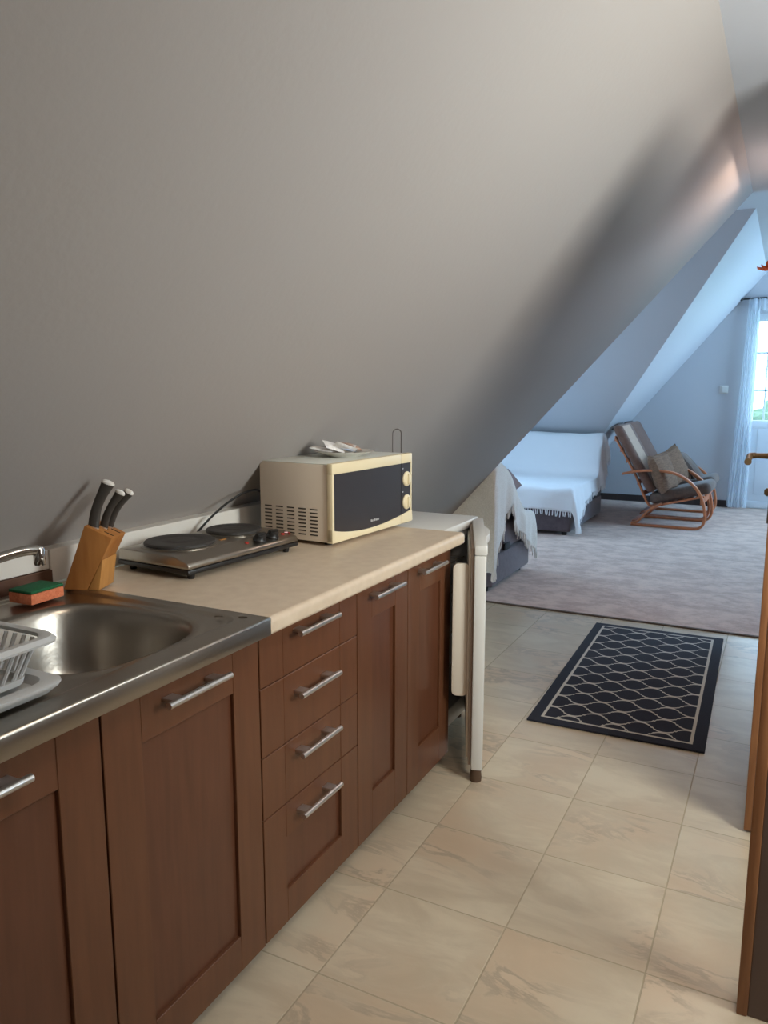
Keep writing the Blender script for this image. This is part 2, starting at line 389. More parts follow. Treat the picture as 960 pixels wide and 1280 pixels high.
# ------------------------------------------------------------------ room shell
EY = 4.66            # where the kitchen slope ends
ZK = 2.36            # kitchen ceiling
ZF = 2.60            # living room ceiling
YG = 9.6             # gable wall
def struct_all():
    b = box(B(), -2.7, 2.6, -1.3, 4.542, -.1, 0)
    struct('floor', b, M['tile'], 'beige marbled square floor tiles in the kitchen', 'floor')
    b = box(B(), -3.5, 2.6, 4.542, YG+.1, -.1, .006)
    struct('floor_carpet', b, M['carpet'], 'mottled mauve beige carpet covering the living room floor', 'carpet')
    b = box(B(), -2.2, .03, 4.532, 4.552, -.02, .008)
    struct('trim_1', b, M['foot'], 'thin brown strip where the tiles meet the carpet', 'trim')
    # kitchen slope, slightly steeper towards its far end
    def prof(y, t):
        k = min(max((y-2.3)/(EY-2.3), 0), 1); k = k*k*(3-2*k)
        m = 1.003+.095*k; x = -.2375+(-2.05)*t
        return Vector((x, y, ZK+m*(x+.2375)))
    t = B()
    grid(t, lambda u, v: prof(-1.3+(EY+1.3)*u, v), 40, 24)
    r = bmesh.ops.extrude_face_region(t, geom=t.faces[:])
    bmesh.ops.translate(t, verts=[e for e in r['geom'] if isinstance(e, bmesh.types.BMVert)], vec=(-.09, 0, .09))
    bmesh.ops.recalc_face_normals(t, faces=t.faces[:])
    struct('wall_left', t, M['wall'], 'sloping grey plaster wall above the kitchen worktop', smooth=30)
    b = box(B(), -.33, 2.6, -1.3, EY, ZK, ZK+.1)
    struct('ceiling', b, M['ceil'], 'flat white ceiling over the kitchen', 'ceiling')
    b = box(B(), -.5, 2.6, EY-.09, EY, ZK+.09, ZF+.1)
    struct('trim_2', b, M['ceil'], 'white step between kitchen ceiling and higher room ceiling', 'trim')
    b = box(B(), -3.5, 2.6, EY, YG+.1, ZF, ZF+.1)
    struct('ceiling_far', b, M['ceil'], 'higher white ceiling of the living room', 'ceiling')
    # far slope (main roof) beyond the alcove, valley line from (-.29,6.25,2.6) to (-1.735,8.42,.85)
    A = Vector((-.29, 6.25, ZF)); V = Vector((-1.735, 8.42, .851))
    F = Vector((-2.438, 8.42, 0))
    b = slab(B(), [A, (-.29, YG, ZF), (-2.438, YG, 0), F, V], (-.08, 0, .066))
    struct('wall_far_slope', b, M['white_wall'], 'sloping white wall lit blue beside the gable')
    b = slab(B(), [(-3.45, 6.25, ZF), A, V, (-3.45, 8.42, .851)], (0, .07, .08))
    struct('wall_alcove_slope', b, M['white_wall'], 'slope of the alcove roof coming down behind the white covered sofa')
    b = slab(B(), [(-3.45, 8.42, .86), V+Vector((0, 0, .01)), F, (-3.45, 8.42, 0)], (0, .08, 0))
    struct('wall_alcove_back', b, M['white_wall'], 'low wall behind the white covered sofa')
    b = slab(B(), [(-3.45, EY-.02, 0), (-2.62, EY-.02, 0), (-.40, EY-.02, 2.43), (-.40, EY-.02, ZF), (-3.45, EY-.02, ZF)], (0, -.1, 0))
    struct('wall_alcove_side', b, M['white_wall'], 'short wall at the kitchen side of the alcove')
    # alcove outer wall with a dormer window
    b = B(); w0, w1, z0, z1 = 5.75, 7.05, .95, 1.95
    box(b, -3.52, -3.42, EY-.1, w0, 0, ZF); box(b, -3.52, -3.42, w1, 8.5, 0, ZF); box(b, -3.52, -3.42, w0, w1, 0, z0); box(b, -3.52, -3.42, w0, w1, z1, ZF)
    struct('wall_dormer', b, M['white_wall'], 'outer wall of the alcove with its dormer window')
    window('window_1', -3.47, w0, w1, z0, z1, 'x')
    # gable with the balcony door
    b = B(); g0, g1, gz = -.40, .95, 2.16
    box(b, -2.6, g0, YG, YG+.14, 0, ZF); box(b, g1, 2.6, YG, YG+.14, 0, ZF); box(b, g0, g1, YG, YG+.14, gz, ZF)
    struct('wall_far', b, M['white_wall'], 'pale gable wall with the balcony door')
    bb = box(B(), -2.43, -.52, YG-.016, YG, .006, .085, .004)
    struct('baseboard_far', bb, M['trimdark'], 'dark baseboard along the gable wall', 'baseboard')
    # right side of the living room with a roof window
    b = B(); w0, w1, z0, z1 = 7.3, 9.1, 1.0, 2.2
    box(b, 2.5, 2.6, 4.5, w0, 0, ZF); box(b, 2.5, 2.6, w1, YG+.1, 0, ZF); box(b, 2.5, 2.6, w0, w1, 0, z0); box(b, 2.5, 2.6, w0, w1, z1, ZF)
    struct('wall_right_far', b, M['white_wall'], 'right wall of the living room with a window')
    window('window_2', 2.55, w0, w1, z0, z1, 'x')
    b = box(B(), .03, 2.6, 4.44, 4.56, 0, ZF)
    struct('wall_between', b, M['white_wall'], 'wall between living room and the rooms to the right')
    b = box(B(), .02, .14, 2.9, 4.56, 0, ZK)
    struct('wall_right', b, M['white_wall'], 'right wall of the kitchen behind the door leaf')
    # hall behind the camera
    b = box(B(), -2.7, 2.6, -1.4, -1.3, 0, ZK+.1)
    struct('wall_near', b, M['wall'], 'wall behind the viewer')
    b = B(); w0, w1, z0, z1 = 1.05, 1.85, 1.1, 2.2
    box(b, 1.40, 1.50, -1.4, w0, 0, ZK); box(b, 1.40, 1.50, w1, 2.9, 0, ZK); box(b, 1.40, 1.50, w0, w1, 0, z0); box(b, 1.40, 1.50, w0, w1, z1, ZK)
    struct('wall_right_near', b, M['hall_wall'], 'right wall of the hall with a window')
    window('window_3', 1.45, w0, w1, z0, z1, 'x')
    b = box(B(), .14, 1.55, 2.9, 3.0, 0, ZK)
    struct('wall_hall_end', b, M['white_wall'], 'end wall of the hall beside the kitchen')
    # upstand and batten
    b = box(B(), -1.66, -1.6, 1.285, 2.44, .862, .948, .003)
    box(b, -1.66, -1.604, -.4, 1.285, .898, .948, .003)
    struct('trim_3', b, M['splash'], 'white upstand strip between worktop and sloping wall', 'trim')
    b = box(B(), -1.655, -1.600, -.4, 1.291, .80, .897, .002)
    struct('trim_4', b, M['batten'], 'brown wooden batten behind the steel sink', 'trim')

def window(name, xc, y0, y1, z0, z1, axis):
    root = bpy.data.objects.new(name, None); C.objects.link(root); root.location = (xc, (y0+y1)/2, z0)
    tag(root, {'window_1': 'dormer window in the alcove', 'window_2': 'window in the right living room wall', 'window_3': 'window of the hall'}[name], 'window', kind='structure')
    h = (y1-y0)/2; H = z1-z0; f = B()
    for a in (-h, h-.07): box(f, -.035, .035, a, a+.07, 0, H, .004)
    for a in (0, H-.07): box(f, -.035, .035, -h+.07, h-.07, a, a+.07, .004)
    box(f, -.03, .03, -.04, .04, .07, H-.07, .004)
    obj('window_frame', f, M['frame_w'], root)
    g = box(B(), -.004, .004, -h+.06, h-.06, .06, H-.06)
    obj('pane', g, M['glass'], root, 0)

def balcony_door():
    g0, g1, gz = -.40, .95, 2.16
    root = bpy.data.objects.new('door_1', None); C.objects.link(root); root.location = (g0, YG+.03, .01)
    tag(root, 'white glazed balcony door in the gable wall behind the sheer curtain', 'door', kind='structure')
    W = g1-g0; H = gz-.01; f = B()
    for a in (0, W-.07, W/2-.06): box(f, a, a+(.07 if a != W/2-.06 else .12), -.03, .04, 0, H, .005)
    for a in (0, H-.08): box(f, 0, W, -.025, .035, a, a+.08, .005)
    obj('door_frame', f, M['frame_w'], root)
    for x0 in (.07, W/2+.06):
        x1 = x0+W/2-.13
        p = box(B(), x0, x1, -.012, .02, .08, .98, .003); box(p, x0+.06, x1-.06, -.018, .02, .16, .90, .006); box(p, x0, x1, -.022, .03, .90, .99, .004)
        obj('door_panel', p, M['frame_w'], root)
        s = B()
        for z in (1.32, 1.73): box(s, x0, x1, -.014, .014, z-.011, z+.011, .002)
        box(s, x0+.10, x0+.118, -.014, .014, .99, H-.08, .002)
        obj('glazing_bars', s, M['frame_w'], root)
        obj('pane', box(B(), x0, x1, -.003, .003, .985, H-.08), M['glass'], root, 0)

struct_all(); balcony_door()

# ------------------------------------------------------------------ kitchen units
XD = -.99            # front of the doors
def bar_handle(parent, y, z, length=.178):
    """bar handle along Y in front of the door face (local to parent: world axes)"""
    px, py, pz = parent_base
    b = B(); x = XD+.032
    tube(b, [(x-px, y-length/2-py, z-pz), (x-px, y+length/2-py, z-pz)], .0068, 14)
    for s in (-1, 1):
        box(b, XD-px-.0005, x-px, y+s*(length/2-.03)-.014-py, y+s*(length/2-.03)+.014-py, z-.0045-pz, z+.0045-pz, .0015)
    return b

parent_base = (0, 0, 0)
def shaker(y0, y1, z0, z1, st=.09, top=.098, bot=.085, rec=.009):
    """frame-and-panel front in world coordinates: (frame mesh, panel mesh)"""
    px, py, pz = parent_base
    f = B(); g = .0012
    def bx(b, a0, a1, c0, c1, d0, d1, bev): box(b, d0-px, d1-px, a0-py, a1-py, c0-pz, c1-pz, bev, 1)
    x0, x1 = XD-.02, XD
    bx(f, y0+g, y0+st, z0, z1, x0, x1, .0012); bx(f, y1-st, y1-g, z0, z1, x0, x1, .0012)
    bx(f, y0+st, y1-st, z1-top, z1, x0, x1-.0004, .0012); bx(f, y0+st, y1-st, z0, z0+bot, x0, x1-.0004, .0012)
    p = B(); bx(p, y0+st-.004, y1-st+.004, z0+bot-.004, z1-top+.004, x0+.002, x1-rec, .0006)
    return f, p

def carcass(root, y0, y1):
    px, py, pz = parent_base
    b = B(); X0, X1 = -1.565-px, XD-.022-px
    for a in (y0+.0005, y1-.0175): box(b, X0, X1, a-py, a+.017-py, .07-pz, .819-pz, .0008, 1)
    box(b, X0, X1, y0+.018-py, y1-.018-py, .07-pz, .088-pz); box(b, X0, X0+.006, y0+.018-py, y1-.018-py, .088-pz, .80-pz)
    box(b, X1-.05, X1, y0+.018-py, y1-.018-py, .79-pz, .806-pz)
    obj('carcass', b, M['wood'], root)
    k = box(B(), -1.06-px, -1.045-px, y0+.001-py, y1-.001-py, .0-pz, .069-pz)
    obj('plinth', k, M['plinth'], root)
    # adjustable feet under the carcass
    for a in (y0+.05, y1-.05):
        obj('foot', tube(B(), [(-1.5-px, a-py, 0-pz), (-1.5-px, a-py, .071-pz)], .016, 12), M['black'], root)

def door_unit(y0, y1, hy, hz, label, st=.09, bot=.085, top=.098):
    global parent_base
    parent_base = (-1.28, (y0+y1)/2, 0)
    r = thing('base_cabinet', label, 'cabinet', parent_base, 0, 'cherry kitchen base units')
    carcass(r, y0, y1)
    f, p = shaker(y0, y1, .056, .806, st, top, bot)
    d = obj('door', f, M['wood'], r); obj('door_panel', p, M['wood_in'], d)
    h = obj('handle', bar_handle(r, hy, hz), M['satin'], d); h['label'] = 'satin metal bar handle'
    return r

door_unit(.42, .871, .622, .770, 'first cherry cabinet of the row, under the dish rack')
door_unit(.873, 1.3145, 1.09, .771, 'wide cherry cabinet door under the sink bowl, beside the drawers')
door_unit(1.7555, 2.0725, 1.898, .778, 'narrow cherry cabinet between the drawer stack and the last cabinet', .085, .13)
door_unit(2.0735, 2.4135, 2.215, .778, 'last cherry cabinet of the row, next to the open fridge', .085, .13)

def drawer_unit():
    global parent_base
    y0, y1 = 1.316, 1.7545
    parent_base = (-1.28, (y0+y1)/2, 0); px, py, pz = parent_base
    r = thing('drawer_cabinet', 'cherry unit of four drawers with bar handles under the beige worktop', 'cabinet', parent_base, 0, 'cherry kitchen base units')
    carcass(r, y0, y1)
    zs = [.806, .682, .517, .366, .056]
    hz = [.783, .631, .482, .327]
    for k in range(4):
        z1, z0 = zs[k]-.0012, zs[k+1]+.0012
        if k < 3:
            b = B(); x0, x1 = XD-.02-px, XD-px; ys = [y0+.0012, y0+.091, y1-.091, y1-.0012]
            for i in range(3): box(b, x0, x1-(.0006 if i == 1 else 0), ys[i]+.0004-py, ys[i+1]-.0004-py, z0-pz, z1-pz, .0013, 1)
            box(b, x0, x1-.003, y0+.01-py, y1-.01-py, z0+.005-pz, z1-.005-pz)
            d = obj('drawer', b, M['wood'], r)
        else:
            f, p = shaker(y0, y1, z0, z1, .091, .085, .085)
            d = obj('drawer', f, M['wood'], r); obj('drawer_panel', p, M['wood_in'], d)
        obj('handle', bar_handle(r, 1.522, hz[k]), M['satin'], d)['label'] = 'satin metal bar handle'
drawer_unit()

def worktop():
    r = thing('worktop', 'beige laminate worktop with rounded front edge beside the steel sink', 'worktop', (-1.27, 1.84, .82))
    b = B(); y0, y1 = 1.2925-1.84, 2.415-1.84
    # postformed profile in XZ
    xf, xb, h = -.942+1.27, -1.598+1.27, .04
    prof = [(xb, 0), (xf-.008, 0)]
    for k in range(7):
        a = -PI/2+k*PI/12; prof.append((xf-.010+.010*math.cos(a), .010+.010*math.sin(a)))
    for k in range(9):
        a = k*PI/16; prof.append((xf-.014+.014*math.cos(a), h-.014+.014*math.sin(a)))
    prof.append((xb, h))
    prism(b, prof, lambda u, v, d: (u, d, v), y0, y1)
    obj('slab', b, M['worktop'], r)
    e = prism(B(), [(u*1.0, v) for u, v in prof], lambda u, v, d: (u, d, v), y1, y1+.0015)
    obj('end_trim', e, M['splash'], r)
worktop()

# ------------------------------------------------------------------ sink
def sink():
    X0, X1, Y0, Y1, Z = -1.583, -.935, .32, 1.288, .866
    r = thing('kitchen_sink', 'stainless steel sink with a rounded bowl and drainboard', 'sink', (-1.26, .8, Z))
    cx, cy, ax, ay = -1.215, 1.025, .208, .187
    def ss(a, lo, hi):
        t = min(max((a-lo)/(hi-lo), 0), 1); return t*t*(3-2*t)
    def h(x, y):
        z = 0.
        n = 3.0
        q = (abs((x-cx)/ax)**n+abs((y-cy)/ay)**n)**(1/n)        # bowl outline at 1
        d = (1-q)*.2                                             # metres inside the rim, roughly
        # recessed field around bowl and drainboard
        e = min(x-X0-.03, X1-.05-x, Y1-.03-y, y-Y0-.03)
        R = .05
        dx = max((X0+.03+R)-x, x-(X1-.05-R), 0); dy = max((Y0+.03+R)-y, y-(Y1-.03-R), 0)
        e = R-math.hypot(dx, dy) if (dx > 0 and dy > 0) else e
        z -= .006*ss(e, 0, .012)
        # soft rim ring round the bowl
        z += .0035*math.exp(-((d+.012)/.007)**2)
        z -= .15*ss(d, .0, .05)**.8
        # drain falls slightly to the bowl centre
        if q < .9: z -= .008*(1-q)
        # drainboard ribs
        dd = min(ss(y, .36, .39), 1-ss(y, .76, .79), ss(x, -1.50, -1.47), 1-ss(x, -1.06, -1.03))
        z -= .006*dd
        if dd > .5: z += .0025*(.5+.5*math.cos((x+1.5)/.035*2*PI))
        # dimple marks near the right corner
        return z
    nu, nv = 130, 200
    b = B()
    def f(u, v):
        x = X0+.004+(X1-X0-.008)*u; y = Y0+.004+(Y1-Y0-.008)*v
        return (x+1.26, y-.8, h(x, y))
    grid(b, f, nu, nv)
    # rolled edge and apron
    def rim(u, v):
        per = [(X0+.004, Y0+.004), (X1-.004, Y0+.004), (X1-.004, Y1-.004), (X0+.004, Y1-.004), (X0+.004, Y0+.004)]
        k = min(int(u*4), 3); t = u*4-k
        x = per[k][0]+(per[k+1][0]-per[k][0])*t; y = per[k][1]+(per[k+1][1]-per[k][1])*t
        ox = (x-(X0+X1)/2)/((X1-X0)/2); oy = (y-(Y0+Y1)/2)/((Y1-Y0)/2)
        prof = [(0, 0), (.0025, -.0008), (.004, -.004), (.004, -.012 if k != 1 else -.041), (.002, -.013 if k != 1 else -.0425)]
        p = prof[int(round(v*4))]
        sx = (1 if ox > .98 else -1 if ox < -.98 else 0); sy = (1 if oy > .98 else -1 if oy < -.98 else 0)
        return (x+1.26+sx*p[0], y-.8+sy*p[0], p[1])
    grid(b, rim, 4, 4)
    # front apron as a folded lip
    box(b, X1-.006+1.26, X1+.0005+1.26, Y0-.8, Y1-.8, -.040, -.003, .002)
    bmesh.ops.recalc_face_normals(b, faces=b.faces[:])
    obj('basin', b, M['steel'], r, 60)
    d = lathe(B(), [(.0, .001), (.03, .001), (.036, .004), (.043, .004), (.046, 0), (.046, -.004), (0, -.004)], 28, T((cx+1.26, cy-.8, -.1575)))
    obj('drain', d, M['chrome'], r)
    for (x, y) in ((-1.035, 1.240), (-.985, 1.258)):
        s = B()
        tube(s, [(x+1.26-.008, y-.8-.004, .0005), (x+1.26, y-.8, .0012), (x+1.26+.008, y-.8+.004, .0005)], .0022, 8)
        obj('pressed_mark', s, M['steel'], r)
sink()

def faucet():
    r = thing('kitchen_faucet', 'chrome mixer tap with a curved spout over the sink', 'tap', (-1.535, .72, .862))
    b = lathe(B(), [(.0, 0), (.028, 0), (.028, .008), (.022, .014), (.021, .075), (.017, .085), (0, .086)], 24)
    obj('body', b, M['chrome'], r)
    tip = Vector((-1.400+1.535, 1.098-.72, .988-.862))
    pts = spline([(.0, .0, .05), (.02, .05, .066), (.055, .16, .098), (.095, .275, .126), (tip.x-.014, tip.y-.034, .1400), (tip.x, tip.y, .139)], 6)
    s = tube(B(), pts, [.011]*len(pts), 14)
    obj('spout', s, M['chrome'], r)
    a = B(); lathe(a, [(0, -.030), (.0105, -.030), (.0125, -.026), (.0125, .004), (.009, .010), (0, .0105)], 20, T((tip.x, tip.y, .136)))
    obj('aerator', a, M['chrome'], r)
    l = tube(B(), [(0, 0, .085), (.004, -.01, .105), (.01, -.05, .125), (.012, -.09, .135)], [.012, .011, .007, .006], 12)
    obj('lever', l, M['chrome'], r)
faucet()

def sponge():
    r = thing('sponge', 'orange sponge with a green scouring pad on the sink edge', 'sponge', (-1.491, 1.155, .867), math.radians(3))
    obj('foam', box(B(), -.036, .036, -.046, .046, 0, .024, .003), M['orange'], r)
    obj('scouring_pad', box(B(), -.0355, .0355, -.0455, .0455, .0242, .031, .002), M['green'], r)
sponge()

def rrect(hx, hy, rad, n=6):
    out = []
    for cx, cy, a0 in ((hx-rad, hy-rad, 0), (-hx+rad, hy-rad, PI/2), (-hx+rad, -hy+rad, PI), (hx-rad, -hy+rad, 1.5*PI)):
        for k in range(n+1):
            a = a0+k*PI/2/n; out.append((cx+rad*math.cos(a), cy+rad*math.sin(a)))
    return out

def loft(bm, loops, cap0=True, cap1=True):
    t = B(); R = [[t.verts.new(p) for p in lp] for lp in loops]; n = len(loops[0])
    for a, b in zip(R, R[1:]):
        for j in range(n): t.faces.new((a[j], a[(j+1) % n], b[(j+1) % n], b[j]))
    if cap0: t.faces.new(R[0][::-1])
    if cap1: t.faces.new(R[-1])
    bmesh.ops.recalc_face_normals(t, faces=t.faces[:])
    return merge(bm, t)

def dish_rack():
    r = thing('dish_rack', 'pale grey plastic dish rack with drip tray on the sink drainboard', 'dish rack', (-1.185, .612, .867))
    def lp(hx, hy, z, rad=.03): return [(x, y, z) for x, y in rrect(hx, hy, rad)]
    hx, hy = .20, .20
    b = loft(B(), [lp(hx-.03, hy-.03, .0), lp(hx-.012, hy-.012, .002), lp(hx-.002, hy-.002, .012), lp(hx, hy, .016), lp(hx, hy, .019), lp(hx-.004, hy-.004, .021), lp(hx-.022, hy-.022, .0205), lp(hx-.03, hy-.03, .008)], True, True)
    obj('drip_tray', b, M['rack'], r)
    hx2, hy2 = .197, .197
    rim = loft(B(), [lp(hx2-.017, hy2-.017, .087), lp(hx2-.004, hy2-.004, .084), lp(hx2, hy2, .083), lp(hx2+.001, hy2+.001, .087), lp(hx2-.004, hy2-.004, .0935), lp(hx2-.012, hy2-.012, .0945), lp(hx2-.017, hy2-.017, .093), lp(hx2-.017, hy2-.017, .087)], False, False)
    bk = B()
    a = rrect(hx2-.02, hy2-.02, .03, 4); c = rrect(hx2-.04, hy2-.04, .03, 4)
    def along(poly, n):
        L = [0.]
        for i in range(len(poly)): L.append(L[-1]+math.dist(poly[i], poly[(i+1) % len(poly)]))
        out = []
        for k in range(n):
            s = L[-1]*k/n; i = max(j for j in range(len(poly)) if L[j] <= s); t = (s-L[i])/max(L[i+1]-L[i], 1e-9)
            p, q = poly[i], poly[(i+1) % len(poly)]; out.append((p[0]+(q[0]-p[0])*t, p[1]+(q[1]-p[1])*t))
        return out
    n = 64
    for p, q in zip(along(a, n), along(c, n)):
        tube(bk, [(p[0], p[1], .086), (q[0], q[1], .022)], .0034, 6)
    loft(bk, [lp(hx2-.036, hy2-.036, .020, .03), lp(hx2-.034, hy2-.034, .030, .03), lp(hx2-.042, hy2-.042, .030, .03), lp(hx2-.042, hy2-.042, .022, .03)], True, True)
    merge(bk, rim)
    obj('basket', bk, M['rack'], r)
    q = B()
    for k in range(9): tube(q, [(-.15, -.14+k*.035, .03), (-.15, -.14+k*.035, .07), (-.05, -.14+k*.035, .07), (-.05, -.14+k*.035, .03)], .0025, 6)
    obj('plate_dividers', q, M['rack'], r)
dish_rack()

# ------------------------------------------------------------------ knife block and knives
KA = math.radians(22.46); KB = Vector((-1.51, 1.244, .866))
def knife_block():
    r = thing('knife_block', 'small slanted bamboo knife block standing behind the sink corner', 'knife block', KB, KA)
    w = .079
    # leaning main body, profile in (u, z), width along local y
    t = B(); prism(t, [(0, 0), (.060, 0), (.106, .086), (.1275, .127), (.062, .157)], lambda u, v, d: (u, d, v), 0, w, .0015)
    obj('body', t, M['block'], r)
    t = B(); prism(t, [(.0612, 0), (.089, 0), (.1015, .0735), (.100, .0738)], lambda u, v, d: (u, d, v), .0, w, .0008)
    obj('support', t, M['block2'], r)
    # slots on the top face
    sl = B()
    d = Vector((.0655, 0, -.030)).normalized()
    for (uu, ww) in ((.075, .022), (.088, .045), (.088, .066), (.112, .020), (.112, .058)):
        c = Vector((uu, ww, .157-(uu-.062)*.458+.0006)); n = Vector((.416, 0, .909))
        a = c-d*.012; e = c+d*.012
        tube(sl, [a-n*.001, e-n*.001], .0018, 6)
    obj('slot', sl, M['dark'], r)
knife_block()

def knife(name_label, base, top, w, rb, bend):
    """handle from the block's top face (u, y, z) up to the end cap"""
    r = thing('kitchen_knife', name_label, 'knife', KB+RZ(KA).to_3x3() @ Vector((base[0], w, base[1])), KA, 'knives in the block')
    dx, dz = top[0]-base[0], top[1]-base[1]
    L = math.hypot(dx, dz); ax = Vector((dx, 0, dz))/L; side = Vector((0, 1, 0)); nn = ax.cross(side)
    st = []
    for k in range(13):
        t = k/12; c = ax*(L*t)+nn*(bend*(math.sin(PI*t*1.15)))
        ra = rb*(.86+.10*math.cos(t*5)+.22*t*t)
        st.append((c, ra))
    b = B(); rings = []
    loops = []
    for c, ra in st:
        loops.append([c+nn*(ra*1.25*math.cos(2*PI*j/16))+side*(ra*.72*math.sin(2*PI*j/16)) for j in range(16)])
    loft(b, loops)
    obj('handle', b, M['knife'], r)
    c, ra = st[-1]; e = B(); lp = []
    for q, (s, o) in enumerate(((1.0, 0.), (1.03, .002), (.98, .0045), (.75, .0075), (.3, .009))):
        lp.append([c+ax*o+nn*(ra*1.25*s*math.cos(2*PI*j/16))+side*(ra*.72*s*math.sin(2*PI*j/16)) for j in range(16)])
    loft(e, lp); obj('end_cap', e, M['cap'], r)['label'] = 'pale grey end cap'
    s = B(); loft(s, [[-ax*.004+nn*(rb*1.2*math.cos(2*PI*j/16))+side*(rb*.7*math.sin(2*PI*j/16)) for j in range(16)], [ax*.003+nn*(rb*1.22*math.cos(2*PI*j/16))+side*(rb*.72*math.sin(2*PI*j/16)) for j in range(16)]])
    obj('bolster', s, M['satin'], r)
    bl = box(B(), -.009, .009, -.0008, .0008, -.10, 0)
    bmesh.ops.transform(bl, matrix=Matrix.Rotation(math.atan2(dx, dz), 4, 'Y'), verts=bl.verts)
    obj('blade', bl, M['satin'], r)
knife('biggest black handled knife in the block, closest to the sponge', (.075, .150), (.1135, .255), .020, .0115, .006)
knife('middle black handled knife in the bamboo block', (.088, .145), (.131, .229), .045, .0088, .005)
knife('slim black handled knife in the block, on the hot plate side', (.092, .144), (.143, .228), .067, .0088, .005)

# ------------------------------------------------------------------ hot plate
def hotplate():
    r = thing('hot_plate', 'double electric hot plate in stainless steel beside the microwave', 'hot plate', (-1.423, 1.690, .86), math.radians(-4))
    hx, hy = .130, .224
    base = B(); box(base, -hx-.002, hx+.002, -hy-.002, hy+.002, .016, .029, .004)
    obj('base', base, M['black'], r)
    # pressed steel top with a sloped front where the knobs sit
    prof = [(-hx, .029), (hx, .029), (hx+.001, .039), (hx-.004, .046), (hx-.050, .0595), (hx-.056, .060), (-hx+.006, .060), (-hx, .055)]
    b = prism(B(), prof, lambda u, v, d: (u, d, v), -hy, hy, .003)
    obj('body', b, M['steel'], r, 50)
    for (y, rad) in ((-.100, .096), (.116, .082)):
        o = lathe(B(), [(0, 0), (rad+.009, 0), (rad+.009, .003), (rad+.002, .005), (0, .005)], 48, T((-.026, y, .0598)))
        tr = obj('trim_ring', o, M['steel'], r)
        h = lathe(B(), [(0, 0), (rad, 0), (rad, .008), (rad-.003, .0105), (rad*.62, .0105), (rad*.6, .0095), (rad*.36, .0095), (rad*.34, .0105), (rad*.2, .0100), (0, .0100)], 48, T((-.026, y, .0620)))
        obj('burner', h, M['iron'], r)
    n = Vector((.28, 0, .96)).normalized()
    for y in (.080, .136):
        kx, kz = hx-.026, .053
        m = T((kx, y, kz)) @ RY(math.radians(20))
        k = lathe(B(), [(0, 0), (.020, 0), (.020, .006), (.0165, .010), (.0155, .019), (.012, .021), (0, .021)], 24, m)
        box(k, -.004, .004, -.017, .017, .014, .025, .0015, 2, m)
        obj('knob', k, M['black'], r)
    for y in (.030, .190):
        i = lathe(B(), [(0, 0), (.006, 0), (.006, .002), (.004, .0035), (0, .004)], 14, T((hx-.030, y, .0535)) @ RY(math.radians(16)))
        obj('indicator_lamp', i, M['red'], r)
    # brand badge: small red swoosh
    w = B(); tube(w, [(hx-.037, .206, .0560), (hx-.031, .216, .0545), (hx-.024, .217, .0525), (hx-.020, .210, .0510)], .0022, 6)
    obj('badge', w, M['red'], r)
    lab = box(B(), -.004, .004, -.012, .012, 0, .001); bmesh.ops.transform(lab, matrix=T((.03, .008, .0602)), verts=lab.verts)
    obj('sticker', lab, M['block2'], r)
    for sx, sy in ((-1, -1), (1, -1), (1, 1), (-1, 1)):
        f = lathe(B(), [(0, 0), (.008, 0), (.009, .003), (.011, .016), (0, .0165)], 16, T((sx*(hx-.022), sy*(hy-.03), 0)))
        obj('foot', f, M['black'], r)
    pts = spline([(-hx-.002, .06, .040), (-hx-.014, .075, .045), (-hx-.020, .15, .088), (-hx-.016, .23, .128), (-hx-.004, .30, .152), (-hx-.03, .40, .14), (-hx-.04, .50, .06)], 8)
    obj('power_cord', tube(B(), pts, .0038, 8), M['black'], r)
hotplate()

